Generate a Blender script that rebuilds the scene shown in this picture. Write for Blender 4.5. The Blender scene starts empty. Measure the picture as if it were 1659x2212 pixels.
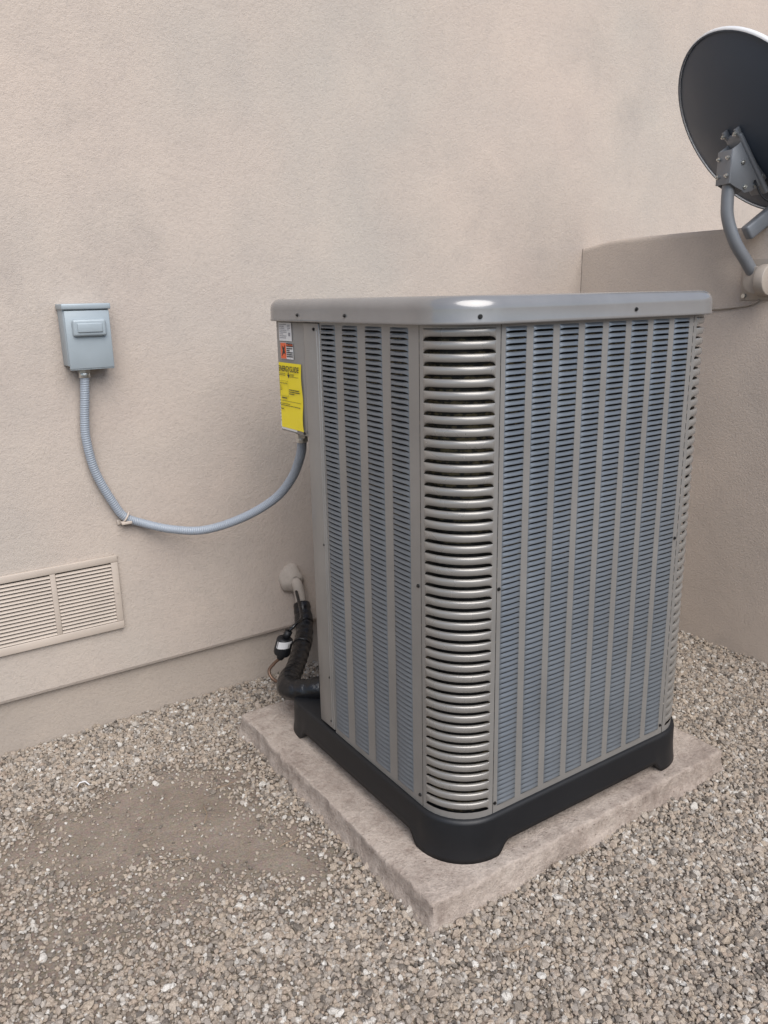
import bpy, math, random
import numpy as np
from mathutils import Vector, Matrix, noise
random.seed(4); rng=np.random.default_rng(7)
scene=bpy.context.scene; coll=scene.collection

# ---------------------------------------------------------------- materials
def new_mat(name,col=(.5,.5,.5),rough=.5,metal=0.0,spec=None):
    m=bpy.data.materials.new(name); m.use_nodes=True
    b=m.node_tree.nodes['Principled BSDF']
    b.inputs['Base Color'].default_value=(*col,1); b.inputs['Roughness'].default_value=rough; b.inputs['Metallic'].default_value=metal
    if spec is not None: b.inputs['Specular IOR Level'].default_value=spec
    return m,m.node_tree,b
def N(nt,t,**kw):
    n=nt.nodes.new(t)
    for k,v in kw.items(): setattr(n,k,v)
    return n
def noise_tex(nt,vec,scale,detail=4,rough=.55):
    n=N(nt,'ShaderNodeTexNoise'); n.inputs['Scale'].default_value=scale; n.inputs['Detail'].default_value=detail; n.inputs['Roughness'].default_value=rough
    nt.links.new(vec,n.inputs['Vector']); return n
def ramp(nt,fac,stops):
    r=N(nt,'ShaderNodeValToRGB'); e=r.color_ramp.elements
    e[0].position=stops[0][0]; e[0].color=(*stops[0][1],1)
    e[1].position=stops[-1][0]; e[1].color=(*stops[-1][1],1)
    for p,c in stops[1:-1]:
        x=e.new(p); x.color=(*c,1)
    nt.links.new(fac,r.inputs['Fac']); return r
def bump(nt,h,strength,dist,prev=None):
    b=N(nt,'ShaderNodeBump'); b.inputs['Strength'].default_value=strength; b.inputs['Distance'].default_value=dist
    nt.links.new(h,b.inputs['Height'])
    if prev: nt.links.new(prev.outputs[0],b.inputs['Normal'])
    return b
def mix(nt,fac,a,b,mode='MIX'):
    m=N(nt,'ShaderNodeMix',data_type='RGBA',blend_type=mode)
    if isinstance(fac,(int,float)): m.inputs['Factor'].default_value=fac
    else: nt.links.new(fac,m.inputs['Factor'])
    for s,v in ((6,a),(7,b)):
        if isinstance(v,tuple): m.inputs[s].default_value=(*v,1)
        else: nt.links.new(v,m.inputs[s])
    return m.outputs[2]

def stucco(name,c1,c2,c3,fine=1.0):
    m,nt,b=new_mat(name,c1,.92,spec=.15)
    tc=N(nt,'ShaderNodeTexCoord').outputs['Object']
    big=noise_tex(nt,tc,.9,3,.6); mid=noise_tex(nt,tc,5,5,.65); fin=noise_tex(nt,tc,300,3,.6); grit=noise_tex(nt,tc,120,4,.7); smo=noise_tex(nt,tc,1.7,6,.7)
    col=ramp(nt,big.outputs[0],[(.34,c2),(.5,c1),(.66,c3)])
    mm=ramp(nt,mid.outputs[0],[(.3,(.94,.94,.95)),(.7,(1.04,1.035,1.03))])
    c=mix(nt,1.0,col.outputs[0],mm.outputs[0],'MULTIPLY')
    g=ramp(nt,grit.outputs[0],[(.32,(.84,.84,.84)),(.5,(1,1,1))])
    c=mix(nt,.6,c,g.outputs[0],'MULTIPLY')
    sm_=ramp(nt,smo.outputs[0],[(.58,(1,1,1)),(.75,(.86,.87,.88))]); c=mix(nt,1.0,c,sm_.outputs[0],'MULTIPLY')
    nt.links.new(c,b.inputs['Base Color'])
    b1=bump(nt,mid.outputs[0],.30,.012); b2=bump(nt,grit.outputs[0],.55*fine,.0038,b1); b3=bump(nt,fin.outputs[0],.55*fine,.002,b2)
    nt.links.new(b3.outputs[0],b.inputs['Normal'])
    return m
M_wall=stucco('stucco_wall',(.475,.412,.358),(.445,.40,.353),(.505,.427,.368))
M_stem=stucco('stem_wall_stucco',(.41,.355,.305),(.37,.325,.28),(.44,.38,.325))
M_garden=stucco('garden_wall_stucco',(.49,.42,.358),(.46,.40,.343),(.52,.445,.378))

def paint(name,col,rough,metal):
    m,nt,b=new_mat(name,col,rough,metal)
    tc=N(nt,'ShaderNodeTexCoord').outputs['Object']
    n=noise_tex(nt,tc,7,4,.6)
    r=ramp(nt,n.outputs[0],[(.3,tuple(x*.92 for x in col)),(.7,tuple(min(1,x*1.06) for x in col))])
    nt.links.new(r.outputs[0],b.inputs['Base Color'])
    rr=N(nt,'ShaderNodeMapRange'); rr.inputs[3].default_value=rough*.8; rr.inputs[4].default_value=rough*1.25
    nt.links.new(n.outputs[0],rr.inputs[0]); nt.links.new(rr.outputs[0],b.inputs['Roughness'])
    f=noise_tex(nt,tc,35,2,.5); bb=bump(nt,f.outputs[0],.06,.002); nt.links.new(bb.outputs[0],b.inputs['Normal'])
    return m
M_ac=paint('gray_enamel',(.255,.247,.235),.32,.28)
M_louver=paint('louver_enamel_sky_tint',(.145,.162,.18),.32,.35)  # casing gray with the blue sky reflection mixed into the base colour
M_rib=paint('rib_enamel',(.27,.258,.24),.27,.35)
M_cap=paint('cap_enamel',(.255,.25,.245),.18,.3)
M_black=paint('black_plastic',(.005,.006,.008),.5,0)
M_screw=new_mat('screw_dark',(.03,.03,.03),.4,.6)[0]
M_steel=new_mat('zinc_steel',(.55,.55,.52),.3,.9)[0]
M_dark=new_mat('dark_interior',(.012,.012,.013),.8)[0]
M_coil,nt,b=new_mat('coil_fins',(.03,.03,.03),.5,.3)
tc=N(nt,'ShaderNodeTexCoord').outputs['Object']; sx=N(nt,'ShaderNodeSeparateXYZ'); nt.links.new(tc,sx.inputs[0])
mu=N(nt,'ShaderNodeMath',operation='MULTIPLY'); mu.inputs[1].default_value=2*math.pi/.025; nt.links.new(sx.outputs[2],mu.inputs[0])
si=N(nt,'ShaderNodeMath',operation='SINE'); nt.links.new(mu.outputs[0],si.inputs[0])
n=noise_tex(nt,tc,60,2); ad=N(nt,'ShaderNodeMath',operation='MULTIPLY_ADD'); ad.inputs[1].default_value=.35; nt.links.new(si.outputs[0],ad.inputs[0]); nt.links.new(n.outputs[0],ad.inputs[2])
r=ramp(nt,ad.outputs[0],[(.35,(.006,.007,.008)),(.75,(.035,.033,.028)),(.9,(.16,.13,.07))]); nt.links.new(r.outputs[0],b.inputs['Base Color'])

M_box=paint('disconnect_paint',(.33,.375,.40),.42,.15)
M_conduit=paint('conduit_pvc',(.29,.325,.37),.38,0)
M_vent=paint('vent_paint',(.47,.405,.345),.6,0)
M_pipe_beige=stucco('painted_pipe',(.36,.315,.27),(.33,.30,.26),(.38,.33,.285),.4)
M_copper=new_mat('copper',(.16,.10,.07),.45,.7)[0]
M_tape,nt,b=new_mat('insulation_tape',(.008,.008,.009),.28)
tc=N(nt,'ShaderNodeTexCoord').outputs['Object']; n=noise_tex(nt,tc,45,4,.7); bb=bump(nt,n.outputs[0],.5,.006); nt.links.new(bb.outputs[0],b.inputs['Normal'])
M_white=new_mat('label_white',(.62,.62,.62),.45)[0]
M_yellow=new_mat('label_yellow',(.80,.65,.008),.4)[0]
M_orange=new_mat('label_orange',(.70,.12,.035),.45)[0]
M_ink=new_mat('label_ink',(.02,.02,.02),.5)[0]
M_inkgray=new_mat('label_ink_gray',(.22,.22,.24),.5)[0]
M_dishback=paint('dish_slate',(.040,.055,.078),.5,0)
M_dishfront=new_mat('dish_front',(.65,.65,.65),.4)[0]
M_dishgray=paint('mount_gray',(.20,.21,.225),.45,.2)
M_plastic_beige=new_mat('mount_beige',(.36,.315,.27),.5)[0]

# concrete
M_pad,nt,b=new_mat('concrete',(.4,.35,.3),.9,spec=.15)
tc=N(nt,'ShaderNodeTexCoord').outputs['Object']
big=noise_tex(nt,tc,3.2,6,.7); fin=noise_tex(nt,tc,130,4,.7); mid=noise_tex(nt,tc,22,6,.75)
c=ramp(nt,big.outputs[0],[(.32,(.28,.232,.20)),(.46,(.40,.34,.295)),(.66,(.46,.40,.35))])
c2=ramp(nt,mid.outputs[0],[(.3,(.70,.67,.66)),(.55,(1.0,1.0,1.0)),(.75,(1.10,1.10,1.10))])
cc=mix(nt,1.0,c.outputs[0],c2.outputs[0],'MULTIPLY')
v=N(nt,'ShaderNodeTexVoronoi'); v.inputs['Scale'].default_value=55; nt.links.new(tc,v.inputs['Vector'])
pit=ramp(nt,v.outputs['Distance'],[(.05,(.42,.39,.37)),(.18,(1,1,1))]); 
msk=noise_tex(nt,tc,9,3); mr=ramp(nt,msk.outputs[0],[(.48,(0,0,0)),(.58,(1,1,1))])
cc=mix(nt,mr.outputs[0],cc,mix(nt,1.0,cc,pit.outputs[0],'MULTIPLY'))
ff=ramp(nt,fin.outputs[0],[(.3,(.75,.75,.75)),(.6,(1.08,1.08,1.08))]); cc=mix(nt,.8,cc,ff.outputs[0],'MULTIPLY')
nt.links.new(cc,b.inputs['Base Color'])
b1=bump(nt,mid.outputs[0],.7,.012); b2=bump(nt,fin.outputs[0],.8,.004,b1); nt.links.new(b2.outputs[0],b.inputs['Normal'])

# dirt ground
M_dirt,nt,b=new_mat('sandy_ground',(.3,.25,.2),.95,spec=.1)
tc=N(nt,'ShaderNodeTexCoord').outputs['Object']
big=noise_tex(nt,tc,6,6,.65); fin=noise_tex(nt,tc,260,4,.75); v=N(nt,'ShaderNodeTexVoronoi'); v.inputs['Scale'].default_value=140; nt.links.new(tc,v.inputs['Vector'])
c=ramp(nt,big.outputs[0],[(.3,(.185,.152,.122)),(.7,(.27,.225,.185))])
g=ramp(nt,fin.outputs[0],[(.3,(.7,.7,.7)),(.65,(1.2,1.2,1.2))])
vc=mix(nt,.06,mix(nt,1.0,c.outputs[0],g.outputs[0],'MULTIPLY'),v.outputs['Color'],'SOFT_LIGHT')
nt.links.new(vc,b.inputs['Base Color'])
b0=bump(nt,big.outputs[0],.5,.02); b1=bump(nt,v.outputs['Distance'],.35,-.003,b0); b2=bump(nt,fin.outputs[0],.7,.003,b1); nt.links.new(b2.outputs[0],b.inputs['Normal'])

# gravel
M_grav,nt,b=new_mat('gravel_stone',(.3,.27,.24),.85,spec=.3)
oi=N(nt,'ShaderNodeObjectInfo'); tc=N(nt,'ShaderNodeTexCoord').outputs['Object']
c=ramp(nt,oi.outputs['Random'],[(0,(.13,.115,.10)),(.14,(.26,.225,.19)),(.3,(.40,.335,.265)),(.45,(.28,.255,.23)),(.6,(.42,.36,.295)),(.75,(.34,.275,.22)),(.9,(.43,.395,.35)),(1,(.58,.56,.52))])
n=noise_tex(nt,tc,2.5,5,.75); g=ramp(nt,n.outputs[0],[(.3,(.52,.50,.48)),(.62,(1.12,1.12,1.12))])
nt.links.new(mix(nt,1.0,c.outputs[0],g.outputs[0],'MULTIPLY'),b.inputs['Base Color'])

# ---------------------------------------------------------------- mesh helpers
def empty(name,loc=(0,0,0)):
    e=bpy.data.objects.new(name,None); coll.objects.link(e); e.location=loc; return e
def mk(name,verts,faces,mat,parent=None,smooth=False,sharp=None):
    me=bpy.data.meshes.new(name); me.from_pydata([tuple(v) for v in verts],[],faces); me.update()
    if smooth: me.shade_smooth()
    o=bpy.data.objects.new(name,me); coll.objects.link(o)
    if mat: me.materials.append(mat)
    if parent: o.parent=parent
    return o
def bevel(o,w,seg=2):
    b=o.modifiers.new('bevel','BEVEL'); b.width=w; b.segments=seg; b.limit_method='ANGLE'; b.angle_limit=math.radians(40)
    o.data.shade_smooth()
    return o
def box(name,x0,x1,y0,y1,z0,z1,mat,parent=None,bv=0,seg=2):
    v=[(x,y,z) for z in (z0,z1) for y in (y0,y1) for x in (x0,x1)]
    f=[(0,2,3,1),(4,5,7,6),(0,1,5,4),(2,6,7,3),(0,4,6,2),(1,3,7,5)]
    o=mk(name,v,f,mat,parent)
    if bv: bevel(o,bv,seg)
    return o
def catmull(pts,n):
    P=[Vector(p) for p in pts]; P=[P[0]*2-P[1]]+P+[P[-1]*2-P[-2]]; out=[]
    for i in range(1,len(P)-2):
        for k in range(n):
            t=k/n; a,b_,c_,d=P[i-1],P[i],P[i+1],P[i+2]
            out.append(.5*((2*b_)+(c_-a)*t+(2*a-5*b_+4*c_-d)*t*t+(3*b_-a-3*c_+d)*t**3))
    out.append(P[-2]); return out
def resample(pts,step):
    L=[0]
    for i in range(1,len(pts)): L.append(L[-1]+(pts[i]-pts[i-1]).length)
    n=max(2,int(L[-1]/step)); out=[]; j=0
    for k in range(n+1):
        d=L[-1]*k/n
        while j<len(L)-2 and L[j+1]<d: j+=1
        t=(d-L[j])/max(1e-9,L[j+1]-L[j]); out.append(pts[j].lerp(pts[j+1],min(1,t)))
    return out,L[-1]
def tube(name,pts,rad,mat,parent=None,seg=14,caps=True):
    rf=rad if callable(rad) else (lambda d,a:rad)
    v=[];f=[]; T=(pts[1]-pts[0]).normalized(); ref=Vector((0,0,1)) if abs(T.z)<.9 else Vector((1,0,0)); nrm=T.cross(ref).normalized(); d=0
    for i,p in enumerate(pts):
        if i: d+=(p-pts[i-1]).length
        T=(pts[min(i+1,len(pts)-1)]-pts[max(i-1,0)]).normalized(); nrm=(nrm-T*nrm.dot(T)).normalized(); bn=T.cross(nrm)
        for k in range(seg):
            a=2*math.pi*k/seg; R_=rf(d,a); v.append(p+nrm*math.cos(a)*R_+bn*math.sin(a)*R_)
    for i in range(len(pts)-1):
        for k in range(seg):
            k2=(k+1)%seg; f.append((i*seg+k,i*seg+k2,(i+1)*seg+k2,(i+1)*seg+k))
    if caps: f.append(tuple(range(seg-1,-1,-1))); f.append(tuple((len(pts)-1)*seg+k for k in range(seg)))
    o=mk(name,v,f,mat,parent,True); return o
def cyl(name,p0,p1,r,mat,parent=None,seg=16,r2=None,bv=0):
    p0=Vector(p0);p1=Vector(p1);r2=r if r2 is None else r2
    T=(p1-p0).normalized(); ref=Vector((0,0,1)) if abs(T.z)<.9 else Vector((1,0,0)); a_=T.cross(ref).normalized(); b_=T.cross(a_)
    v=[];
    for p,rr in ((p0,r),(p1,r2)):
        for k in range(seg):
            t=2*math.pi*k/seg; v.append(p+a_*math.cos(t)*rr+b_*math.sin(t)*rr)
    f=[(k,(k+1)%seg,seg+(k+1)%seg,seg+k) for k in range(seg)]+[tuple(range(seg-1,-1,-1)),tuple(range(seg,2*seg))]
    o=mk(name,v,f,mat,parent)
    if bv: bevel(o,bv)
    elif seg>8:
        for pl in o.data.polygons: pl.use_smooth=len(pl.vertices)==4
    return o
def rr(x0,x1,y0,y1,r,n=14,m=1):
    out=[]
    cs=[((x0+r,y0+r),math.pi),((x1-r,y0+r),1.5*math.pi),((x1-r,y1-r),0),((x0+r,y1-r),.5*math.pi)]
    for (c,a0) in cs:
        for k in range(n+1):
            a=a0+.5*math.pi*k/n; out.append(Vector((c[0]+r*math.cos(a),c[1]+r*math.sin(a),0)))
    if m>1:
        res=[]
        for i in range(len(out)):
            a_,b_=out[i],out[(i+1)%len(out)]; L=(b_-a_).length
            k=max(1,int(L/.010)) if L>.03 else 1
            for q in range(k): res.append(a_.lerp(b_,q/k))
        out=res
    return out
def loft(name,loops,mat,parent=None,captop=True,capbot=False,smooth=True):
    v=[];f=[];n=len(loops[0])
    for L in loops: v+=L
    for i in range(len(loops)-1):
        for k in range(n):
            k2=(k+1)%n; f.append((i*n+k,i*n+k2,(i+1)*n+k2,(i+1)*n+k))
    if captop: f.append(tuple((len(loops)-1)*n+k for k in range(n)))
    if capbot: f.append(tuple(range(n-1,-1,-1)))
    return mk(name,v,f,mat,parent,smooth)
def at(L,z): return [Vector((p.x,p.y,z)) for p in L]

# ---------------------------------------------------------------- setting
XR=2.70; WY=2.496
house=empty('stucco_house')
def wall_prism(name,prof,x0,x1,mat,parent):
    n=len(prof); v=[(x0,y,z) for y,z in prof]+[(x1,y,z) for y,z in prof]
    f=[(k,(k+1)%n,n+(k+1)%n,n+k) for k in range(n)]+[tuple(range(n-1,-1,-1)),tuple(range(n,2*n))]
    return mk(name,v,f,mat,parent)
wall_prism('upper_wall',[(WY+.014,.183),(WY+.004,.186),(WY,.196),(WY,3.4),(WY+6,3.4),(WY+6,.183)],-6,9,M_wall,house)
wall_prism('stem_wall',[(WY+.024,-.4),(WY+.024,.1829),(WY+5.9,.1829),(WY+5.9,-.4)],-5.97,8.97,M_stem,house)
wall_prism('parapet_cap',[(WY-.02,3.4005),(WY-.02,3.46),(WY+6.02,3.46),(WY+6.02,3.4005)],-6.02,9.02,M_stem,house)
gw=empty('garden_wall')
prof=[(XR,-.3),(XR,1.562),(XR+.003,1.573),(XR+.010,1.580),(XR+.025,1.583),(XR+.165,1.583),(XR+.185,1.578),(XR+.19,1.56),(XR+.19,-.3)]
ys=[-4.4+i*.05 for i in range(int((WY+4.4)/.05))]+[WY-.001]
v=[];f=[];n=len(prof)
for y in ys:
    for x,z in prof:
        dz=.004*noise.noise(Vector((x*3,y*2.3,0))) if z>1 else 0
        if z>1.5: dz-=max(0,(y-(WY-.16)))/.16*.022
        v.append((x+.003*noise.noise(Vector((y*2,z*2,5))),y,z+dz))
for i in range(len(ys)-1):
    for k in range(n-1): f.append((i*n+k,i*n+k+1,(i+1)*n+k+1,(i+1)*n+k))
f.append(tuple(range(n)))
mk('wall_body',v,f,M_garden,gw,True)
M_crack=new_mat('joint_crack',(.16,.13,.11),.9)[0]
tube('joint_crack',[Vector((XR-.0005+.0012*noise.noise(Vector((0,0,z*30))),WY-.0006,z)) for z in np.linspace(1.36,1.553,30)],.0011,M_crack,gw,5)
gw_bounce=empty('garden_wall')  # unseen wall behind the camera, added for warm bounce and metal reflections
box('wall_body',-8,XR-.01,-4.8,-4.6,-.2,1.9,M_garden,gw_bounce,.02)

mk('ground',[(-80,-80,-.002),(80,-80,-.002),(80,80,-.002),(-80,80,-.002)],[(0,1,2,3)],M_dirt)

# concrete pad
PX0,PX1,PY0,PY1=.880,1.950,1.170,2.204
dense=rr(PX0,PX1,PY0,PY1,.012,5,2)
cx,cy=(PX0+PX1)/2,(PY0+PY1)/2
loops=[]
for z,ins in [(-.05,-.016),(-.02,-.012),(.0,-.010),(.010,-.008),(.020,-.005),(.03,-.002),(.04,-.001),(.05,0),(.060,.0),(.067,.0012),(.0705,.003),(.0718,.007),(.0720,.014),(.0720,.035),(.0720,.07)]:
    L=[]
    for p in dense:
        x0=cx+(p.x-cx)*(1-ins/((PX1-PX0)/2)); y0=cy+(p.y-cy)*(1-ins/((PY1-PY0)/2))
        q=Vector((x0,y0,z)); k=(.006*noise.noise(q*7)+.0045*noise.noise(q*28)+.003*noise.noise(q*70))*(1 if z<.07 else .6)
        if z<.02: k+=.012*noise.noise(Vector((x0*6,y0*6,3)))
        d=Vector((p.x-cx,p.y-cy,0)); nx=1 if abs(d.x)/(PX1-PX0)>abs(d.y)/(PY1-PY0) else 0
        dd=Vector((math.copysign(1,d.x),0,0)) if nx else Vector((0,math.copysign(1,d.y),0))
        q=q+dd*k
        if z>.03 and ins<.03: q.z+=.0016*noise.noise(q*25)-.004*max(0,noise.noise(Vector((x0*13,y0*13,9)))-.25)
        L.append(q)
    loops.append(L)
loft('concrete_pad',loops,M_pad)

# ---------------------------------------------------------------- gravel (instanced)
def mkpts(x0,x1,y0,y1,sp,smin,smax,layer=0):
    nx=int((x1-x0)/sp); ny=int((y1-y0)/sp)
    gx,gy=np.meshgrid(np.arange(nx),np.arange(ny)); X=x0+(gx.ravel()+rng.random(nx*ny))*sp; Y=y0+(gy.ravel()+rng.random(nx*ny))*sp
    return X,Y,smin+(smax-smin)*rng.random(len(X))**1.8
A=mkpts(-.35,2.70,.25,2.52,.0074,.0028,.0072)
B=mkpts(-.35,2.70,.25,2.52,.030,.0055,.0105)
C=mkpts(-2.2,-.35,-.9,2.52,.019,.006,.012); D=mkpts(-.35,2.70,-.9,.25,.019,.006,.012)
X=np.concatenate([A[0],B[0],C[0],D[0]]);Y=np.concatenate([A[1],B[1],C[1],D[1]]);Sz=np.concatenate([A[2],B[2],C[2],D[2]])
def blob(X,Y,cx,cy,rx,ry,ang):
    c,s=math.cos(ang),math.sin(ang); dx=X-cx;dy=Y-cy
    return np.exp(-(((dx*c+dy*s)/rx)**2+((-dx*s+dy*c)/ry)**2)*1.2)
wob=.25*np.sin(X*9+Y*5)+.2*np.sin(X*17-Y*13+1)+.15*np.sin(X*31+Y*27)
bare=blob(X,Y,.62,1.98,.24,.16,.5)+blob(X,Y,.28,1.95,.30,.2,0)+.8*blob(X,Y,.72,1.62,.13,.2,.2)+.7*blob(X,Y,.35,1.62,.3,.15,.2)
bare=np.clip(bare*(1+wob)*1.05,0,.93)
keep=rng.random(len(X))>bare
inpad=(X>PX0-.004)&(X<PX1+.004)&(Y>PY0-.004)&(Y<PY1+.004)
keep&=~inpad
X,Y,Sz,bare=X[keep],Y[keep],Sz[keep],bare[keep]
Sz=Sz*(1-.35*bare)
Z=Sz*(.15+.75*rng.random(len(X)))*(1-.6*bare)
edge=np.minimum.reduce([np.abs(X-PX0)+9*((Y<PY0)|(Y>PY1)),np.abs(Y-PY0)+9*((X<PX0)|(X>PX1)),np.abs(X-XR),np.abs(Y-2.52)])
Z+= .010*np.exp(-edge/.05)*rng.random(len(X))
ns=60; sxp=rng.uniform(PX0+.01,PX1-.02,ns); syp=rng.uniform(PY0+.01,PY1-.02,ns); sel=(sxp<.96)|(syp<1.2)|(sxp>1.87)|(syp>2.1); sxp,syp=sxp[sel],syp[sel]
X=np.concatenate([X,sxp]);Y=np.concatenate([Y,syp]);Z=np.concatenate([Z,np.full(len(sxp),.0735)]);Sz=np.concatenate([Sz,rng.uniform(.0012,.0032,len(sxp))])
n=len(X)
me=bpy.data.meshes.new('gravel'); me.vertices.add(n)
me.vertices.foreach_set('co',np.stack([X,Y,Z],1).astype(np.float32).ravel())
at1=me.attributes.new('scl','FLOAT_VECTOR','POINT'); sc=np.stack([Sz*rng.uniform(.8,1.35,n),Sz*rng.uniform(.75,1.15,n),Sz*rng.uniform(.55,.95,n)],1).astype(np.float32); at1.data.foreach_set('vector',sc.ravel())
at2=me.attributes.new('rot','FLOAT_VECTOR','POINT'); ro=np.stack([rng.normal(0,.5,n),rng.normal(0,.5,n),rng.uniform(0,6.28,n)],1).astype(np.float32); at2.data.foreach_set('vector',ro.ravel())
at3=me.attributes.new('idx','INT','POINT'); at3.data.foreach_set('value',rng.integers(0,8,n).astype(np.int32))
go=bpy.data.objects.new('gravel',me); coll.objects.link(go)
ng=bpy.data.node_groups.new('gravel_instances','GeometryNodeTree')
ng.interface.new_socket('Geometry',in_out='INPUT',socket_type='NodeSocketGeometry'); ng.interface.new_socket('Geometry',in_out='OUTPUT',socket_type='NodeSocketGeometry')
gi=ng.nodes.new('NodeGroupInput'); gout=ng.nodes.new('NodeGroupOutput')
iop=ng.nodes.new('GeometryNodeInstanceOnPoints'); join=ng.nodes.new('GeometryNodeJoinGeometry')
for i in range(8):
    ic=ng.nodes.new('GeometryNodeMeshIcoSphere'); ic.inputs['Radius'].default_value=1; ic.inputs['Subdivisions'].default_value=2
    no=ng.nodes.new('ShaderNodeTexNoise'); no.noise_dimensions='4D'; no.inputs['W'].default_value=i*7.3; no.inputs['Scale'].default_value=1.1; no.inputs['Detail'].default_value=1.5
    sub=ng.nodes.new('ShaderNodeVectorMath'); sub.operation='SUBTRACT'; sub.inputs[1].default_value=(.5,.5,.5)
    mul=ng.nodes.new('ShaderNodeVectorMath'); mul.operation='SCALE'; mul.inputs['Scale'].default_value=2.1
    sp=ng.nodes.new('GeometryNodeSetPosition'); sm=ng.nodes.new('GeometryNodeSetMaterial'); sm.inputs['Material'].default_value=M_grav
    gti=ng.nodes.new('GeometryNodeGeometryToInstance')
    ng.links.new(no.outputs['Color'],sub.inputs[0]); ng.links.new(sub.outputs[0],mul.inputs[0]); ng.links.new(mul.outputs[0],sp.inputs['Offset'])
    ng.links.new(ic.outputs['Mesh'],sp.inputs['Geometry']); ng.links.new(sp.outputs[0],sm.inputs[0]); ng.links.new(sm.outputs[0],gti.inputs[0]); ng.links.new(gti.outputs[0],join.inputs[0])
def named(nm,t):
    a=ng.nodes.new('GeometryNodeInputNamedAttribute'); a.data_type=t; a.inputs['Name'].default_value=nm
    return [o for o in a.outputs if o.enabled and o.name=='Attribute'][0]
ng.links.new(gi.outputs[0],iop.inputs['Points']); ng.links.new(join.outputs[0],iop.inputs['Instance']); iop.inputs['Pick Instance'].default_value=True
ng.links.new(named('idx','INT'),iop.inputs['Instance Index']); ng.links.new(named('rot','FLOAT_VECTOR'),iop.inputs['Rotation']); ng.links.new(named('scl','FLOAT_VECTOR'),iop.inputs['Scale'])
ng.links.new(iop.outputs[0],gout.inputs[0])
md=go.modifiers.new('instances','NODES'); md.node_group=ng

# ---------------------------------------------------------------- air conditioner
ac=empty('air_conditioner')
BX0,BX1,BY0,BY1,RB=.984,1.841,1.225,2.080,.117
ZB,ZT=.1835,1.316; LZ0,LZ1=.200,1.309
NR=88; PITCH=(LZ1-LZ0)/NR; NB=44; BP=(LZ1-LZ0)/NB
class MB:
    def __init__(s): s.v=[];s.f=[]
    def grid(s,rows):
        b=len(s.v); nr=len(rows); nc=len(rows[0])
        for r_ in rows: s.v+=r_
        for i in range(nr-1):
            for j in range(nc-1): s.f.append((b+i*nc+j,b+i*nc+j+1,b+(i+1)*nc+j+1,b+(i+1)*nc+j))
panel=MB(); louv=MB(); ribs=MB()
def plane(o,d,n_):
    o=Vector(o);d=Vector(d);n_=Vector(n_)
    return lambda s,z,off: Vector((o.x+d.x*s+n_.x*off,o.y+d.y*s+n_.y*off,z))
def corner(cx,cy,a0):
    return lambda s,z,off: Vector((cx+(RB+off)*math.cos(a0+s),cy+(RB+off)*math.sin(a0+s),z))
def strip(mb,P,s0,s1,z0,z1,n=1): mb.grid([[P(s0+(s1-s0)*i/n,z,0) for i in range(n+1)] for z in (z1,z0)])
def cell(mb,P,s0,s1,zt,p,gap,depth,ns,prof,ee):
    rows=[[] for _ in prof]
    for i in range(ns+1):
        k=.5-.5*math.cos(math.pi*i/ns); s=s0+(s1-s0)*k; e=max(0,1-abs(2*k-1)**ee); eo=max(0,1-abs(2*k-1)**(3 if ee<10 else 12))**.6
        zb=zt-p+p*gap*e**.5
        for j,(q,o) in enumerate(prof): rows[j].append(P(s,zt-(zt-zb)*q,depth*o*eo))
    mb.grid(rows)
HOOD=[(0,0),(.2,.30),(.5,.72),(.8,.95),(1.0,1.0)]
RIB=[(0,-1.7),(.02,-.35),(.07,.25),(.20,.72),(.5,1),(.80,.72),(.93,.25),(.98,-.35),(1,-1.7)]
def louver_panel(P,s0,s1,cols):
    strip(panel,P,s0,s1,ZB,LZ0); strip(panel,P,s0,s1,LZ1,ZT)
    xs=[s0]+[x for c in cols for x in c]+[s1]
    for i in range(0,len(xs),2): strip(panel,P,xs[i],xs[i+1],LZ0,LZ1)
    for c in cols:
        for r_ in range(NR): cell(louv,P,c[0],c[1],LZ1-r_*PITCH,PITCH,.40,.0048,8,HOOD,6)
def corner_panel(P):
    h=math.pi/2; m_=.10
    strip(panel,P,0,h,ZB,LZ0,10); strip(panel,P,0,h,LZ1,ZT,10); strip(panel,P,0,m_,LZ0,LZ1,2); strip(panel,P,h-m_,h,LZ0,LZ1,2)
    for r_ in range(NB): cell(ribs,P,m_,h-m_,LZ1-r_*BP,BP,.33,.0027,22,RIB,14)
g_=.0018
PL=plane((BX0,0,0),(0,1,0),(-1,0,0)); PF=plane((0,BY0,0),(1,0,0),(0,-1,0)); PRt=plane((BX1,0,0),(0,1,0),(1,0,0)); PBk=plane((0,BY1,0),(1,0,0),(0,1,0))
louver_panel(PL,BY0+RB+g_,1.757,[(1.381+i*.1008,1.381+i*.1008+.068) for i in range(4)])
louver_panel(PF,BX0+RB+g_,BX1-RB-g_,[(1.1145+i*.0763,1.1145+i*.0763+.0575) for i in range(8)])
louver_panel(PRt,BY0+RB+g_,BY1-RB-g_,[(1.354+i*.0763,1.354+i*.0763+.0575) for i in range(8)])
louver_panel(PBk,1.122,BX1-RB-g_,[(1.134+i*.0763,1.134+i*.0763+.0575) for i in range(7)])
corner_panel(corner(BX0+RB,BY0+RB,math.pi)); corner_panel(corner(BX1-RB,BY0+RB,1.5*math.pi)); corner_panel(corner(BX1-RB,BY1-RB,0))
mk('louvered_panels',panel.v,panel.f,M_ac,ac); mk('louvers',louv.v,louv.f,M_louver,ac,True); mk('corner_ribs',ribs.v,ribs.f,M_rib,ac,True)
q=.030
LC=rr(BX0+q,BX1-q,BY0+q,BY1-q,RB-q,10)[:-11]+[Vector((1.13,BY1-q,0)),Vector((1.13,1.825,0)),Vector((BX0+q,1.825,0))]
loft('coil',[at(LC,ZB),at(LC,ZT)],M_coil,ac,smooth=False)
CB=1.018
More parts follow.
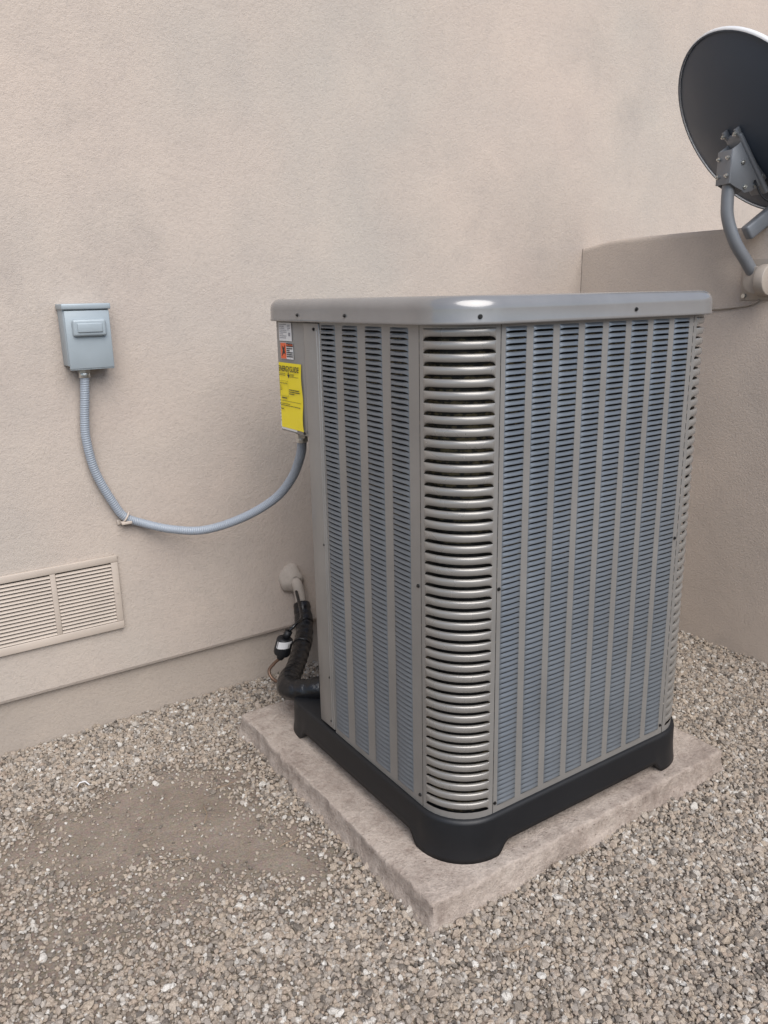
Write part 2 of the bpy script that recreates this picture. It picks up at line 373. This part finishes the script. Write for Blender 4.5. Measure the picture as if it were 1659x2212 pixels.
box('service_flange',BX0-.003,BX0+.02,1.7585,1.838,.19,ZT-.002,M_ac,ac,.003)
box('flange_step',BX0-.0055,BX0+.0,1.766,1.772,.20,ZT-.02,M_ac,ac,.0015)
def prism_xy(name,pts,z0,z1,mat,parent,bv=0):
    n=len(pts); v=[(x,y,z0) for x,y in pts]+[(x,y,z1) for x,y in pts]
    f=[(k,(k+1)%n,n+(k+1)%n,n+k) for k in range(n)]+[tuple(range(n-1,-1,-1)),tuple(range(n,2*n))]
    o=mk(name,v,f,mat,parent); 
    if bv: bevel(o,bv)
    return o
prism_xy('control_box',[(BX0+.001,1.8395),(1.12,1.8395),(1.12,BY1-.002),(1.066,BY1-.002),(BX0+.001,1.9985)],CB,ZT-.001,M_ac,ac,.003)
box('recess_side',BX0+.021,1.1185,1.8305,1.8375,ZB+.001,CB-.001,M_ac,ac)
box('recess_back',1.112,1.1195,1.8385,BY1-.003,ZB+.001,CB-.001,M_ac,ac)
# base pan
BP0=rr(.974,1.851,1.215,2.090,.125,14,2)
def outset(L,d):
    n=len(L); out=[]
    for i,p in enumerate(L):
        t=(L[(i+1)%n]-L[i-1]).normalized(); out.append(Vector((p.x+t.y*d,p.y-t.x*d,0)))
    return out
def arch(p):
    dx=min(p.x-.974,1.851-p.x); dy=min(p.y-1.215,2.090-p.y); t=max(dx,dy) if min(dx,dy)<.03 else 0
    t=(t-.135)/.03; t=max(0,min(1,t)); return .034*t*t*(3-2*t)
def loopz(off,zf): 
    L=outset(BP0,off); return [Vector((p.x,p.y,zf(b_))) for p,b_ in zip(L,BP0)]
z0=.0722
loft('base_pan',[loopz(-.02,lambda b_:z0+arch(b_)),loopz(.006,lambda b_:z0+arch(b_)),loopz(.004,lambda b_:z0+.012+arch(b_)),loopz(.001,lambda b_:z0+.045+arch(b_)*.4),loopz(0,lambda b_:.172),loopz(-.002,lambda b_:.180),loopz(-.008,lambda b_:.1830)],M_black,ac)
box('base_core',1.02,1.80,1.26,2.045,.125,.17,M_black,ac)
# cap
CX0,CX1,CY0,CY1,RC=.969,1.857,1.209,2.096,.128
def cl(ins,z): return at(rr(CX0+ins,CX1-ins,CY0+ins,CY1-ins,RC-min(ins,.09),16),z)
T=1.3718
prof=[(.016,1.3175),(.004,1.3150),(0,1.3152),(-.001,1.3185),(0,1.322),(.0005,1.345)]
for k in range(1,9):
    a_=math.pi/2*k/8; prof.append((.0005+.026*(1-math.cos(a_)),1.345+(T-1.345)*math.sin(a_)))
prof+=[(.05,T-.0005),(.062,T-.006),(.09,T-.008)]
loft('top_cap',[cl(i_,z) for i_,z in prof],M_cap,ac)
c=Vector(((CX0+CX1)/2,(CY0+CY1)/2,T-.0065))
cyl('fan_opening',c,c+Vector((0,0,.0012)),.33,M_dark,ac,48)
gm=MB()
def ring(R_,z,r_=.0022,n=64,m_=6):
    rows=[[Vector((c.x+(R_+r_*math.cos(2*math.pi*j/m_))*math.cos(2*math.pi*i/n),c.y+(R_+r_*math.cos(2*math.pi*j/m_))*math.sin(2*math.pi*i/n),z+r_*math.sin(2*math.pi*j/m_))) for j in range(m_+1)] for i in range(n+1)]
    gm.grid(rows)
for i in range(14): ring(.07+i*.02,T-.0026)
mk('fan_guard_rings',gm.v,gm.f,M_ac,ac,True)
for i in range(8):
    a_=math.pi*i/4+.2; dv=Vector((math.cos(a_),math.sin(a_),0)); o_=Vector((0,0,.0012)); cyl('fan_guard_spoke_%d'%(i+1),c+dv*.06+o_,c+dv*.335+o_,.0018,M_ac,ac,6)
cyl('fan_hub',c+Vector((0,0,.0014)),c+Vector((0,0,.0058)),.065,M_ac,ac,32)
def screw(p,nrm,r_=.0036):
    p=Vector(p); nrm=Vector(nrm); cyl('screw_washer',p,p+nrm*.0014,r_*1.25,M_screw,ac,14); cyl('screw_head',p+nrm*.0015,p+nrm*.004,r_*.8,M_screw,ac,6)
for y,z in [(1.7815,1.298),(1.761+.01,.738),(1.364-.011,.746),(1.771,.35),(1.771,.215),(1.353,.21),(1.853,1.027)]: screw((BX0-.0032 if y>1.76 else BX0-.0003,y,z),(-1,0,0))
for x,z in [(1.1075,.749),(1.713,.7527),(1.713,.21),(1.1075,.21)]: screw((x,BY0-.0003,z),(0,-1,0),.0034)
for y in (1.842,1.610): screw((CX0-.0005,y,1.332),(-1,0,0),.0034)
for x in (1.488,): screw((x,CY0-.0005,1.334),(0,-1,0),.0036)
a_=math.radians(225+20); cc_=Vector((CX0+RC,CY0+RC,1.331)); dv=Vector((math.cos(a_),math.sin(a_),0)); screw(cc_+dv*(RC+.0003),dv,.0038)

# labels on control box face (x = BX0)
def lab(name,y1,y0,z0,z1,mat,off,parent=ac):
    return mk(name,[(BX0-off,y1,z0),(BX0-off,y0,z0),(BX0-off,y0,z1),(BX0-off,y1,z1)],[(0,1,2,3)],mat,parent)
def text(name,s,y,z,size,mat,off,xs=1.0,bold=0,shear=0,align='LEFT',parent=ac):
    cu=bpy.data.curves.new(name,'FONT'); cu.body=s; cu.size=size; cu.offset=bold; cu.shear=shear; cu.align_x=align; cu.extrude=.00005
    o=bpy.data.objects.new(name,cu); coll.objects.link(o); cu.materials.append(mat)
    o.matrix_world=Matrix(((0,0,-1,BX0-off),(-xs,0,0,y),(0,1,0,z),(0,0,0,1))); o.parent=parent; return o
def bars(name,y1,y0,z1,z0,nl,mat,off,seed,h=.45):
    rd=random.Random(seed); v=[];f=[]; p_=(z1-z0)/nl
    for i in range(nl):
        zt=z1-i*p_; y=y1; end=y0+(y1-y0)*rd.choice([0,0,.05,.3,.5])
        while y>end+.002:
            w_=rd.uniform(.003,.009); w_=min(w_,y-end); b_=len(v); v+= [(BX0-off,y,zt-p_*h),(BX0-off,y-w_,zt-p_*h),(BX0-off,y-w_,zt),(BX0-off,y,zt)]; f.append((b_,b_+1,b_+2,b_+3)); y-=w_+.0012
    mk(name,v,f,mat,ac)
lab('rating_label',1.980,1.907,1.264,1.3115,M_white,.0010)
bars('rating_text',1.976,1.935,1.308,1.268,8,M_inkgray,.0014,1); bars('rating_text',1.930,1.912,1.306,1.290,4,M_inkgray,.0014,2)
lab('rating_patch',1.925,1.915,1.277,1.286,M_inkgray,.0014)
lab('caution_label',1.975,1.902,1.2165,1.2595,M_white,.0010)
lab('caution_symbol_panel',1.974,1.942,1.2172,1.2588,M_orange,.0014)
lab('caution_header',1.9405,1.903,1.249,1.2588,M_ink,.0014)
text('caution_word','PRECAUTION',1.9395,1.2515,.0062,M_orange,.0018,.95,.0001)
mk('caution_pictogram',[(BX0-.0018,y,z) for y,z in [(1.969,1.222),(1.962,1.238),(1.966,1.252),(1.957,1.246),(1.948,1.254),(1.951,1.240),(1.945,1.228),(1.955,1.232)]],[tuple(range(8))],M_ink,ac)
bars('caution_text',1.9385,1.905,1.2465,1.220,5,M_ink,.0018,3,.6)
def yl(y1,y0,z0,z1,off):
    v=[];f=[];nx,nz=6,10
    for j in range(nz+1):
        for i in range(nx+1):
            y=y1+(y0-y1)*i/nx; z=z0+(z1-z0)*j/nz; e=(i/nx)**3
            v.append((BX0-off-.002*e*(.5+.5*math.sin(j*1.1)),y+.002*math.sin(j*.9)*(i/nx),z))
    for j in range(nz):
        for i in range(nx): b_=j*(nx+1)+i; f.append((b_,b_+1,b_+nx+2,b_+nx+1))
    return mk('energy_label',v,f,M_yellow,ac,True)
lab('white_tag',1.9965,1.965,1.030,1.112,M_white,.0010); bars('white_tag_text',1.995,1.985,1.105,1.04,7,M_inkgray,.0013,9)
lab('white_tag_lower',1.992,1.90,1.0235,1.04,M_white,.0012)
yl(1.990,1.860,1.029,1.2065,.0018)
E=.0048
text('energy_title','ENERGYGUIDE',1.9865,1.184,.0205,M_ink,E,.84,.0003,.15)
mk('energy_arrow',[(BX0-E,y,z) for y,z in [(1.932,1.182),(1.928,1.182),(1.928,1.176),(1.922,1.176),(1.930,1.166),(1.938,1.176),(1.932,1.176)]],[tuple(range(7))],M_ink,ac)
bars('energy_small',1.985,1.945,1.178,1.170,2,M_ink,E,4,.4); bars('energy_small',1.920,1.875,1.178,1.168,3,M_ink,E,5,.4)
def frame(y1,y0,z0,z1,w_=.0006):
    for (a1,a0,b0,b1) in ((y1,y0,z1-w_,z1),(y1,y0,z0,z0+w_),(y1,y1-w_,z0,z1),(y0+w_,y0,z0,z1)): lab('energy_frame',a1,a0,b0,b1,M_ink,E)
frame(1.983,1.935,1.117,1.158)
text('energy_rating','Efficiency Rating (SEER)',1.981,1.150,.0052,M_ink,E+.0003,.85)
bars('energy_text',1.980,1.972,1.146,1.130,3,M_ink,E+.0003,6,.5)
lab('energy_rule',1.985,1.866,1.1035,1.1045,M_ink,E); bars('energy_text',1.93,1.87,1.137,1.121,3,M_ink,E,7,.5)
bars('energy_text',1.975,1.945,1.114,1.107,1,M_ink,E,8,.6)
bars('energy_text',1.985,1.87,1.097,1.088,2,M_ink,E,10,.4); bars('energy_text',1.985,1.955,1.083,1.080,1,M_ink,E,12,.9)

# ---------------------------------------------------------------- disconnect box
db=empty('electrical_disconnect_box')
box('enclosure',.531,.660,2.430,WY-.001,1.196,1.362,M_box,db,.003)
box('top_hood',.527,.664,2.418,WY-.0015,1.355,1.3715,M_box,db,.003)
box('door',.533,.659,2.422,2.4295,1.188,1.352,M_box,db,.0025)
box('door_emboss',.550,.644,2.408,2.4225,1.280,1.328,M_box,db,.0135,6)
box('door_emboss_inner',.562,.632,2.4045,2.4095,1.291,1.317,M_box,db,.0049,4)
box('bottom_lip',.535,.658,2.424,2.44,1.185,1.192,M_box,db,.001)
# ---------------------------------------------------------------- conduit
cn=empty('flexible_conduit')
cp=[(.579,2.462,1.165),(.573,2.465,1.10),(.567,2.470,1.04),(.565,2.474,.972),(.582,2.477,.868),(.627,2.478,.760),(.656,2.478,.715),(.706,2.474,.688),(.782,2.425,.665),(.867,2.36,.662),(.958,2.27,.704),(1.027,2.17,.774),(1.052,2.09,.850),(1.045,2.01,.934),(1.028,1.962,.992)]
pts,L_=resample(catmull([Vector(p) for p in cp],12),.00115)
tube('hose',pts,lambda d,a:.0134+.0006*math.sin(2*math.pi*d/.0068-a),M_conduit,cn,16)
def fitting(p,dn,parent):
    p=Vector(p);dn=Vector(dn).normalized()
    cyl('fitting_collar',p,p+dn*.014,.0165,M_steel,parent,20,bv=.001); cyl('fitting_nut',p+dn*.0142,p+dn*.026,.0185,M_steel,parent,6); cyl('fitting_sleeve',p+dn*.0262,p+dn*.032,.0155,M_steel,parent,20)
fitting((.579,2.462,1.160),(0,0,1),cn); fitting((1.027,1.960,.985),(-.08,-.1,1),cn)
box('clip',.640,.672,2.4605,WY-.001,.694,.703,M_vent,cn,.002); box('clip_tab',.632,.645,2.488,WY-.0015,.690,.707,M_vent,cn,.002)
tube('clip_strap',[Vector((.656+.0155*math.cos(t)*.7,2.478-.0155*abs(math.sin(t)),.715+.0155*math.cos(t))) for t in np.linspace(0,math.pi,10)],.003,M_vent,cn,6)

# ---------------------------------------------------------------- vent
vg=empty('vent_grille')
VY=WY-.001
def vframe(x0,x1,z0,z1,y0,y1): box('frame',x0,x1,y0,y1,z0,z1,M_vent,vg,.0015)
vframe(.223,.618,.572,.594,VY-.012,VY); vframe(.223,.618,.345,.371,VY-.012,VY); vframe(.223,.244,.3712,.5718,VY-.012,VY); vframe(.597,.618,.3712,.5718,VY-.012,VY); vframe(.412,.428,.3712,.5718,VY-.011,VY)
box('vent_dark',.244,.597,VY-.001,VY-.0002,.371,.572,M_dark,vg)
ns=17
for (x0,x1) in ((.2445,.4118),(.4283,.5968)):
    v=[];f=[]
    for i in range(ns):
        z=.3735+i*(.198/ns)
        b_=len(v); pr=[(VY-.0115,z),(VY-.0112,z+.0012),(VY-.0045,z+.0068),(VY-.0047,z+.0056)]
        for x in (x0,x1): v+=[(x,y,zz) for y,zz in pr]
        f+=[(b_,b_+1,b_+5,b_+4),(b_+1,b_+2,b_+6,b_+5),(b_+2,b_+3,b_+7,b_+6),(b_+3,b_,b_+4,b_+7)]
    mk('vent_slats',v,f,M_vent,vg)
for x in (.233,.6075):
    cyl('vent_screw',(x,VY-.0145,.47),(x,VY-.012,.47),.003,M_vent,vg,10)

# ---------------------------------------------------------------- refrigerant pipes
rp=empty('refrigerant_pipe')
v=[];f=[];nn=24;mm=6
for j in range(mm+1):
    t=j/mm; R_=.046*(1-t)**.6+.020*t; y=WY-.045*t
    for k in range(nn):
        a_=2*math.pi*k/nn; r_=R_*(1+.22*noise.noise(Vector((math.cos(a_)*1.3,math.sin(a_)*1.3,t*2)))); v.append((1.232+r_*math.cos(a_),y,.380+r_*math.sin(a_)*1.1-.006*t))
for j in range(mm):
    for k in range(nn): f.append((j*nn+k,j*nn+(k+1)%nn,(j+1)*nn+(k+1)%nn,(j+1)*nn+k))
mk('stucco_boot',v,f,M_pipe_beige,rp,True)
pts,_=resample(catmull([(1.232,WY,.382),(1.233,2.452,.372),(1.236,2.435,.335),(1.230,2.415,.285)],10),.006)
tube('painted_pipe',pts,.020,M_pipe_beige,rp,18)
pts,_=resample(catmull([(1.233,2.418,.300),(1.215,2.37,.255),(1.180,2.31,.218),(1.10,2.215,.184),(1.03,2.13,.180)],10),.006)
def wrap(R_): return lambda d,a:R_+.0026*((d/.035-a/(2*math.pi))%1)+.0015*noise.noise(Vector((d*60,math.cos(a)*2,math.sin(a)*2)))
tube('insulation_upper',pts,wrap(.0295),M_tape,rp,20)
pts,_=resample(catmull([(1.05,2.155,.184),(1.008,2.105,.182),(.996,2.075,.184),(1.006,2.04,.188),(1.05,1.99,.200),(1.105,1.95,.210)],10),.006)
tube('insulation_elbow',pts,wrap(.0325),M_tape,rp,20)
cyl('insulation_end',(1.045,2.0,.197),(1.07,1.975,.204),.037,M_tape,rp,20,bv=.004)
for p0,p1 in (((1.221,2.385,.266),(1.210,2.36,.249)),((1.168,2.295,.212),(1.155,2.281,.208))): cyl('tape_band',p0,p1,.0332,M_tape,rp,20,bv=.003)
cyl('filter_drier',(1.045,2.215,.232),(1.059,2.205,.292),.028,M_black,rp,24,bv=.008)
cyl('drier_neck',(1.059,2.205,.292),(1.071,2.20,.315),.013,M_black,rp,16); cyl('drier_neck_lower',(1.045,2.215,.233),(1.040,2.218,.216),.017,M_black,rp,16,r2=.010)
v=[];f=[]
P0=Vector((1.045,2.215,.232)); ax=Vector((1.059,2.205,.292))-P0
for j in (.52,.92):
    p=P0+ax*j
    for k in range(9):
        a_=math.radians(185+k*14); v.append((p.x+.0285*math.cos(a_),p.y+.0285*math.sin(a_),p.z))
for k in range(8): f.append((k,k+1,10+k,9+k))
mk('drier_label',v,f,M_white,rp,True)
pts,_=resample(catmull([(1.040,2.218,.218),(1.025,2.23,.20),(1.006,2.235,.175),(1.012,2.21,.150),(1.04,2.16,.150),(1.11,2.05,.150)],8),.006)
tube('liquid_line',pts,.0055,M_copper,rp,10)
pts,_=resample(catmull([(1.071,2.20,.315),(1.10,2.20,.335),(1.15,2.26,.33),(1.225,2.44,.35)],8),.008)
tube('liquid_line_upper',pts,.0055,M_tape,rp,10)

# ---------------------------------------------------------------- satellite dish
sd=empty('satellite_dish')
dn=Vector((.775,-.25,.58)).normalized(); dc=Vector((2.600,1.697,1.893)); 
ux=dn.cross(Vector((0,0,1))).normalized(); uy=ux.cross(dn).normalized(); RD=.305
def dishsurf(name,off,mat,rev,R_=RD):
    v=[];f=[];nr,ns_=14,72
    for i in range(nr+1):
        r_=R_*i/nr; h=-.062*(1-(r_/R_)**2)
        for k in range(ns_):
            a_=2*math.pi*k/ns_; v.append(dc+ux*r_*math.cos(a_)*.96+uy*r_*math.sin(a_)*1.03+dn*(h+off))
    for i in range(nr):
        for k in range(ns_): f.append((i*ns_+k,i*ns_+(k+1)%ns_,(i+1)*ns_+(k+1)%ns_,(i+1)*ns_+k))
    return mk(name,v,f,mat,sd,True)
dishsurf('reflector_back',0,M_dishback,0); dishsurf('reflector_front',.004,M_dishfront,1,RD-.002)
v=[];f=[];ns_=72
RP=[(0,-.006),(.005,-.006),(.0085,.0),(.0085,.008),(.004,.011),(-.004,.007)]
for k in range(ns_):
    a_=2*math.pi*k/ns_
    for dr,h in RP: v.append(dc+ux*(RD+dr)*math.cos(a_)*.96+uy*(RD+dr)*math.sin(a_)*1.03+dn*h)
nP=len(RP)
for k in range(ns_):
    for j in range(nP-1): f.append((k*nP+j,k*nP+j+1,((k+1)%ns_)*nP+j+1,((k+1)%ns_)*nP+j))
rim=mk('rim',v,f,M_dishback,sd,True); rim.data.materials.append(M_dishfront)
for i,pl in enumerate(rim.data.polygons): pl.material_index=1 if i%(nP-1)>=1 else 0  # outer lip coloured pale to stand in for its bright backlit edge
pts,_=resample(catmull([(2.682,1.668,1.400),(2.63,1.682,1.4645),(2.58,1.698,1.527),(2.552,1.714,1.60),(2.545,1.718,1.66),(2.545,1.718,1.775)],10),.008)
tube('pole',pts,.0205,M_dishgray,sd,24)
pc=Vector((2.545,1.718,0)); hx=Vector((dn.x,dn.y,0)).normalized(); hy=Vector((-hx.y,hx.x,0))
def obox(name,c_,ax1,ax2,ax3,s1,s2,s3,mat,parent,bv=.002):
    v=[c_+ax1*s1*i+ax2*s2*j+ax3*s3*k for k in (-.5,.5) for j in (-.5,.5) for i in (-.5,.5)]
    f=[(0,2,3,1),(4,5,7,6),(0,1,5,4),(2,6,7,3),(0,4,6,2),(1,3,7,5)]
    return bevel(mk(name,v,f,mat,parent),bv)
Zv=Vector((0,0,1))
obox('clamp_back',Vector((pc.x,pc.y,1.762))-hx*.024,hx,hy,Zv,.004,.07,.105,M_dishgray,sd)
def plate(name,side,pl,t,mat):
    n_=len(pl); v=[]
    for o_ in (-t/2,t/2):
        for x,z in pl: v.append(Vector((pc.x,pc.y,0))+hx*x+hy*(side+o_)+Zv*z)
    f=[tuple(range(n_-1,-1,-1)),tuple(range(n_,2*n_))]+[(k,(k+1)%n_,n_+(k+1)%n_,n_+k) for k in range(n_)]
    return bevel(mk(name,v,f,mat,sd),.001,1)
quad=[(-.024,1.712),(-.024,1.815),(.0,1.83),(.035,1.868)]
for k in range(9):
    a_=math.radians(38-k*15); quad.append((.02+.115*math.cos(a_),1.775+.095*math.sin(a_)))
quad+=[(.03,1.688),(.0,1.700)]
for s_ in (-.031,.031): plate('quadrant_plate',s_,quad,.004,M_dishgray)
mp=dc-dn*.066-uy*.10
obox('dish_backbone',mp,ux,uy,dn,.075,.22,.018,M_dishgray,sd,.006)
obox('arm_tab',mp+uy*.115-ux*.028-dn*.002,ux,uy,dn,.012,.03,.02,M_dishgray,sd); obox('arm_tab',mp+uy*.115+ux*.028-dn*.002,ux,uy,dn,.012,.03,.02,M_dishgray,sd)
obox('feed_arm',mp-uy*.19+dn*.10,dn,ux,uy,.42,.035,.05,M_dishgray,sd,.008)
def bolt(p,n_,r_=.007): cyl('bolt',p,p+n_*.006,r_,M_steel,sd,6); cyl('bolt_end',p+n_*.006,p+n_*.012,r_*.5,M_steel,sd,8)
for s_,sg in ((.033,1),(-.033,-1)):
    for x,z in ((.02,1.775),(.075,1.84),(.10,1.735),(.035,1.70),(.075,1.705)):
        bolt(Vector((pc.x,pc.y,0))+hx*x+hy*s_+Zv*z,hy*sg)
for z in (1.735,1.79): 
    for s_ in (-.022,.022): bolt(Vector((pc.x,pc.y,z))-hx*.026+hy*s_,-hx)
for s_ in (-.028,.028): bolt(mp+uy*.118+ux*s_-dn*.012,-dn)
box('wall_plate',XR-.006,XR-.0005,1.575,1.735,1.335,1.475,M_plastic_beige,sd,.002)
cyl('foot_disc',(XR-.058,1.652,1.402),(XR-.018,1.652,1.402),.046,M_plastic_beige,sd,36,bv=.003)
cyl('foot_disc_side',(2.662,1.640,1.402),(2.662,1.605,1.402),.052,M_plastic_beige,sd,36,bv=.003)
cyl('foot_bolt',(2.662,1.605,1.402),(2.662,1.597,1.402),.009,M_steel,sd,6)
for y,z in ((1.59,1.46),(1.59,1.35),(1.72,1.46),(1.72,1.35)): cyl('plate_bolt',(XR-.012,y,z),(XR-.006,y,z),.008,M_steel,sd,6)
pts,_=resample(catmull([(2.60,1.66,1.72),(2.60,1.62,1.66),(2.64,1.56,1.63),(2.70,1.48,1.64),(2.78,1.40,1.72)],8),.01); tube('coax_loop',pts,.0035,M_black,sd,8)
pts,_=resample(catmull([(XR-.006,1.66,1.335),(XR-.006,1.70,1.318),(XR-.006,1.84,1.305),(XR-.006,1.95,1.318),(XR-.006,2.0,1.30)],8),.01); tube('coax_wall_run',pts,.0042,M_plastic_beige,sd,8)
box('coax_clip',XR-.012,XR-.0005,1.86,1.878,1.296,1.33,M_plastic_beige,sd,.002)

tw=empty('twig')
M_twig=new_mat('dry_twig',(.26,.19,.13),.8)[0]
for i,(x,y,L,a) in enumerate([(.62,1.86,.10,1.2),(.76,1.62,.07,.3),(.50,1.72,.05,2.2),(.72,1.95,.05,2.8),(.30,1.72,.06,.4),(1.0,1.02,.06,2.5)]):
    p=[Vector((x+L*(t-.5)*math.cos(a)+.006*math.sin(t*5),y+L*(t-.5)*math.sin(a)+.008*math.cos(t*4),.010+.003*math.sin(t*3))) for t in np.linspace(0,1,8)]
    tube('twig_%d'%(i+1),p,.0012,M_twig,tw,6)
tube('plastic_bit',[Vector(p) for p in ((.36,2.20,.008),(.37,2.205,.016),(.385,2.20,.017),(.393,2.185,.010))],.002,M_white,tw,6)

# ---------------------------------------------------------------- camera
CAM=Vector((0,0,1.3715)); fpx=1714; a=math.radians(33.5); p=math.radians(15.15); r=0.0209
F=Vector((math.sin(a)*math.cos(p),math.cos(a)*math.cos(p),-math.sin(p)))
R0=Vector((math.cos(a),-math.sin(a),0)); U0=R0.cross(F); R=R0*math.cos(r)-U0*math.sin(r); U=U0*math.cos(r)+R0*math.sin(r)
cd=bpy.data.cameras.new('camera'); co=bpy.data.objects.new('camera',cd); coll.objects.link(co)
co.matrix_world=Matrix(((R.x,U.x,-F.x,CAM.x),(R.y,U.y,-F.y,CAM.y),(R.z,U.z,-F.z,CAM.z),(0,0,0,1)))
cd.sensor_fit='VERTICAL'; cd.sensor_height=36; cd.lens=fpx/2212*36; cd.clip_end=500; cd.clip_start=.05; scene.camera=co
# ---------------------------------------------------------------- light
el=math.radians(48); az=math.radians(193)
d=Vector((math.sin(az)*math.cos(el),math.cos(az)*math.cos(el),math.sin(el)))
l=bpy.data.lights.new('sun','SUN'); l.energy=4.1; l.angle=math.radians(58); l.color=(1,.965,.925); lo=bpy.data.objects.new('sun',l); coll.objects.link(lo)
lo.rotation_euler=d.to_track_quat('Z','Y').to_euler()
w=bpy.data.worlds.new('World'); scene.world=w; w.use_nodes=True; nt=w.node_tree
s=nt.nodes.new('ShaderNodeTexSky'); s.sky_type='NISHITA'; s.sun_disc=False; s.sun_elevation=el; s.sun_rotation=az; s.dust_density=1.2
nt.links.new(s.outputs[0],nt.nodes['Background'].inputs[0]); nt.nodes['Background'].inputs[1].default_value=.15
scene.view_settings.view_transform='Standard'
